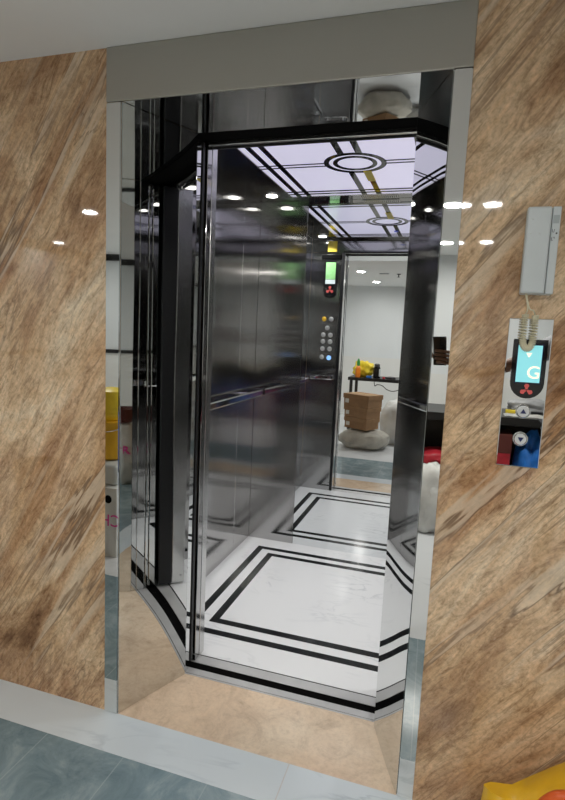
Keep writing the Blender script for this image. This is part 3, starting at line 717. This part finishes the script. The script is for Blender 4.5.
sub('body', lathe(bmesh.new(), [(.09, .813), (.10, .825), (.10, .95), (.085, .99), (.03, 1.01)], (-1.03, -1.36, 0), 26), M['yellow_thin'], t, True)
sub('cap', lathe(bmesh.new(), [(.028, 0), (.028, .03), (.022, .034)], (-1.09, -1.28, .95), 18, 'Y'), M['blue'], t, True)

t = thing('printed_bag', 'white bag with pink lettering nearer the lift than the printed box', 'bag', (-1.02, -.68, 0))
sub('body', blob((-1.02, -.68, 0), (.13, .12, .30), 41, .12), M['white_sack'], t, True)
text_mesh('lettering', 'OR', .10, M['pink_ink'], (-.905, -.64, .32), (PI/2, 0, PI/2+.25), t, .012)
t = thing('pot', 'dark maroon pot sitting on the white bag with pink lettering', 'pot', (-1.02, -.68, .545))
sub('body', lathe(bmesh.new(), [(.08, .556), (.10, .566), (.115, .68), (.105, .68), (.09, .60)], (-1.02, -.68, 0), 26), M['maroon'], t, True)
# yellow bag at the wall, lower right
def yellow_bag():
    bm = bmesh.new(); nx, nzv = 26, 16; x0, x1 = 1.165, 1.62
    front, back = [], []
    for i in range(nx+1):
        u = i/nx; x = x0+(x1-x0)*u
        top = .272 if u < .15 else (.272+.353*(u-.15) if u < .6 else .431-.16*((u-.6)/.4)**1.6)
        cf_, cb_ = [], []
        for j in range(nzv+1):
            v = j/nzv; z = top*v
            bulge = .13*math.sin(PI*min(max(u, .0), 1))**.4*(1-v**5*.72)
            nn = noise.noise(Vector((u*5, v*4, 2)))*.02
            dxx = -.02*(1-v)*(1 if u < .1 else 0)
            cf_.append(bm.verts.new((x+dxx+nn*.4, -.19-bulge+nn, max(z, .002))))
            cb_.append(bm.verts.new((x+dxx+nn*.4, -.185+bulge*.9+nn, max(z, .002))))
        front.append(cf_); back.append(cb_)
    for S_ in (front, back):
        for i in range(nx):
            for j in range(nzv): bm.faces.new((S_[i][j], S_[i+1][j], S_[i+1][j+1], S_[i][j+1]))
    for i in range(nx):
        bm.faces.new((front[i][nzv], front[i+1][nzv], back[i+1][nzv], back[i][nzv])); bm.faces.new((front[i][0], front[i+1][0], back[i+1][0], back[i][0]))
    for j in range(nzv):
        bm.faces.new((front[0][j], front[0][j+1], back[0][j+1], back[0][j])); bm.faces.new((front[nx][j], front[nx][j+1], back[nx][j+1], back[nx][j]))
    return bm
t = thing('yellow_bag', 'bright yellow plastic bag with orange handle standing against the right marble wall', 'bag', (1.39, -.19, 0))
sub('body', yellow_bag(), M['yellow_plastic'], t, True)
M['orange_handle'] = plain('orange_handle', (.75, .12, .02), .35)
hl = smoothpath([(1.290, -.215, .270), (1.296, -.252, .325), (1.318, -.262, .356), (1.360, -.262, .364), (1.395, -.252, .345), (1.405, -.215, .290)], 8)
lab(sub('handle', tube(bmesh.new(), hl, .013, 10), M['orange_handle'], t, True), 'orange plastic handle')

# ------------------------------------------------------------------ camera (also the place of the phone held by the person)
CAM = Vector((.9964, -1.5405, 1.402))
right = Vector((.95244073, .30142735, .04470132)); up = Vector((-.08012015, .10618014, .99111379)); fwd = Vector((-.2940024, .94755862, -.1252807))
cam = bpy.data.cameras.new('camera'); co = bpy.data.objects.new('camera', cam); COL.objects.link(co)
R3 = Matrix((right, up, -fwd)).transposed()
co.matrix_world = Matrix.Translation(CAM) @ R3.to_4x4()
cam.sensor_fit = 'VERTICAL'; cam.sensor_height = 36; cam.lens = 533.967*36/800; cam.clip_start = .004; cam.clip_end = 60
SC.camera = co

# ------------------------------------------------------------------ person holding the phone (appears only as a reflection)
M['skin'] = plain('skin', (.16, .075, .04), .5, var=.08); M['shirt'] = plain('grey_shirt', (.30, .31, .33), .8, bump=.2, bscale=200)
M['trousers'] = plain('dark_trousers', (.03, .032, .04), .8); M['hair'] = plain('black_hair', (.012, .010, .009), .6, bump=.6, bscale=120)
P = Vector((1.72, -1.92, 0))
PT = thing('person', 'person in grey shirt and dark trousers holding a phone out in one hand', 'person', P)
def skinned(name, verts, edges, radii, m, parent, root=0, subd=2):
    bs = bmesh.new(); lay = bs.verts.layers.skin.verify()
    vv = [bs.verts.new(v) for v in verts]
    for a, b_ in edges: bs.edges.new((vv[a], vv[b_]))
    for i, r in enumerate(radii):
        vv[i][lay].radius = r if isinstance(r, tuple) else (r, r); vv[i][lay].use_root = (i == root)
    me = bpy.data.meshes.new(name); bs.to_mesh(me); bs.free(); me.materials.append(m)
    o = bpy.data.objects.new(name, me); COL.objects.link(o)
    md = o.modifiers.new('skin', 'SKIN'); md.use_smooth_shade = True
    sb = o.modifiers.new('sub', 'SUBSURF'); sb.levels = subd; sb.render_levels = subd
    dg = bpy.context.evaluated_depsgraph_get(); m2 = bpy.data.meshes.new_from_object(o.evaluated_get(dg))
    bpy.data.objects.remove(o)
    m2.name = name; m2.materials.clear(); m2.materials.append(m)
    for p in m2.polygons: p.use_smooth = True
    o = bpy.data.objects.new(name, m2); COL.objects.link(o); o.parent = parent; o.matrix_parent_inverse = parent_basis(parent).inverted()
    return o
def V(x, y, z): return P+Vector((x, y, z))
HANDC = CAM+right*(-.015)+up*(-.135)-fwd*.034        # palm centre just behind and below the phone
WRIST = HANDC+Vector((.075, -.03, -.045))
# body: faces the lift (+Y)
bv = [V(0, 0, .93), V(0, 0, 1.08), V(0, .01, 1.26), V(0, 0, 1.40), V(0, .0, 1.475), V(0, .02, 1.53), V(0, .035, 1.60), V(0, .035, 1.67),
      V(-.15, .01, 1.40), V(-.36, .16, 1.29), WRIST+Vector((.05, -.03, -.01)), WRIST, HANDC+Vector((.03, -.014, -.012)),
      V(.17, 0, 1.39), V(.21, -.03, 1.12), V(.23, .05, .88), V(.23, .07, .80),
      V(-.09, 0, .86), V(-.10, .02, .48), V(-.11, -.02, .09), V(-.12, .12, .035),
      V(.09, 0, .86), V(.10, .02, .48), V(.11, -.02, .09), V(.13, .12, .035)]
be = [(0, 1), (1, 2), (2, 3), (3, 4), (4, 5), (5, 6), (6, 7), (3, 8), (8, 9), (9, 10), (10, 11), (11, 12), (3, 13), (13, 14), (14, 15), (15, 16),
      (0, 17), (17, 18), (18, 19), (19, 20), (0, 21), (21, 22), (22, 23), (23, 24)]
br = [(.155, .115), (.145, .105), (.165, .115), (.13, .09), .055, .06, (.078, .095), (.07, .085),
      .062, .044, .032, (.030, .024), (.036, .020), .062, .045, .030, (.036, .022),
      .088, .058, .040, (.045, .034), .088, .058, .040, (.045, .034)]
skinned('body', bv, be, br, M['skin'], PT)
# clothes follow the body
skinned('shirt', [V(0, 0, .90), V(0, 0, 1.08), V(0, .01, 1.26), V(0, 0, 1.40), V(0, 0, 1.455), V(-.15, .01, 1.40), V(-.255, .085, 1.345), V(.17, 0, 1.39), V(.195, -.015, 1.23)],
        [(0, 1), (1, 2), (2, 3), (3, 4), (3, 5), (5, 6), (3, 7), (7, 8)], [(.172, .132), (.16, .12), (.178, .128), (.142, .102), .064, .074, .066, .074, .064], M['shirt'], PT)
skinned('trousers', [V(0, 0, .93), V(-.09, 0, .86), V(-.10, .02, .48), V(-.11, -.02, .10), V(.09, 0, .86), V(.10, .02, .48), V(.11, -.02, .10)],
        [(0, 1), (1, 2), (2, 3), (0, 4), (4, 5), (5, 6)], [(.166, .126), .098, .070, .058, .098, .070, .058], M['trousers'], PT)
for s in (-1, 1):
    skinned('shoe', [V(s*.11, -.05, .045), V(s*.115, .05, .045), V(s*.125, .16, .035)], [(0, 1), (1, 2)], [(.045, .045), (.048, .045), (.044, .034)], M['black_rubber'], PT, subd=1)
hb = bmesh.new(); bmesh.ops.create_icosphere(hb, subdivisions=3, radius=1)
for v in hb.verts:
    d = v.co.copy(); v.co = Vector((d.x*.092, d.y*.108-.012, d.z*.095 if d.z > 0 else d.z*.06))
    if d.y > .55 and d.z < .35: v.co.y = .035
    v.co += V(0, .035, 1.685)
sub('hair', hb, M['hair'], PT, True)
for s in (-1, 1):
    eb = bmesh.new(); bmesh.ops.create_icosphere(eb, subdivisions=2, radius=.012); bmesh.ops.translate(eb, vec=V(s*.032, .122, 1.645), verts=eb.verts); sub('eye', eb, M['label_white'], PT, True)
    eb = bmesh.new(); bmesh.ops.create_icosphere(eb, subdivisions=2, radius=.006); bmesh.ops.translate(eb, vec=V(s*.032-.001, .1325, 1.645), verts=eb.verts); sub('pupil', eb, M['hair'], PT, True)
    eb = bmesh.new(); bmesh.ops.create_icosphere(eb, subdivisions=2, radius=1)
    for v in eb.verts: v.co = Vector((v.co.x*.010, v.co.y*.018, v.co.z*.030))+V(s*.085, .03, 1.635)
    sub('ear', eb, M['skin'], PT, True)
skinned('nose', [V(0, .120, 1.65), V(0, .138, 1.615), V(0, .128, 1.605)], [(0, 1), (1, 2)], [.008, .012, .010], M['skin'], PT, subd=1)
skinned('mouth', [V(-.022, .118, 1.578), V(0, .126, 1.578), V(.022, .118, 1.578)], [(0, 1), (1, 2)], [.005, .007, .005], M['maroon'], PT, subd=1)
# fingers wrap round the far edge and front of the phone, thumb on the near edge
def cf(a, b_, c): return CAM+right*a+up*b_+fwd*c     # phone frame: right, up, out of its back
for k, (z, ln) in enumerate(((-.068, .95), (-.089, 1.0), (-.110, .96), (-.129, .84))):
    skinned('finger', [cf(.006, z-.010, -.036), cf(.0165, z-.004, -.012), cf(.006, z, .0058), cf(-.026*ln, z+.004, .0066), cf(-.062*ln, z+.006, .0056)],
            [(0, 1), (1, 2), (2, 3), (3, 4)], [.0105, .0102, .0098, .0090, .0078], M['skin'], PT, subd=1)
skinned('thumb', [cf(-.010, -.14, -.036), cf(-.055, -.118, -.032), cf(-.083, -.092, -.018), cf(-.083, -.068, -.008)], [(0, 1), (1, 2), (2, 3)], [.013, .0115, .0098, .0082], M['skin'], PT, subd=1)
# phone: its back lens is where the photo is taken from
PH = thing('smartphone', 'black phone held upright in the hand of the person', 'phone', CAM+right*(-.033)+up*(-.055)-fwd*.008)
RM = Matrix.Translation(CAM) @ Matrix((right, up, fwd)).transposed().to_4x4()
def phb(*a, **k):
    b_ = B(*a, **k); bmesh.ops.transform(b_, matrix=RM, verts=b_.verts); return b_
sub('case', phb(-.070, .005, -.145, .014, -.013, -.004, bev=.003), M['black_gloss'], PH)
sub('screen', phb(-.067, .002, -.138, .008, -.0138, -.0131), M['screen_white'], PH)
sub('camera_bump', phb(-.024, .003, -.030, .010, -.0040, -.0022, bev=.0008), M['dark_metal'], PH)

# ------------------------------------------------------------------ world + render look
w = bpy.data.worlds.new('world'); SC.world = w; w.use_nodes = True
w.node_tree.nodes['Background'].inputs['Color'].default_value = (.9, .95, 1, 1); w.node_tree.nodes['Background'].inputs['Strength'].default_value = 0.0
SC.view_settings.view_transform = 'Standard'; SC.view_settings.look = 'None'; SC.view_settings.gamma = 1; SC.view_settings.exposure = 0.12
cy_ = SC.cycles
cy_.max_bounces = 20; cy_.glossy_bounces = 16; cy_.diffuse_bounces = 5; cy_.use_denoising = True
cy_.sample_clamp_indirect = 6; cy_.caustics_reflective = True; cy_.blur_glossy = .5
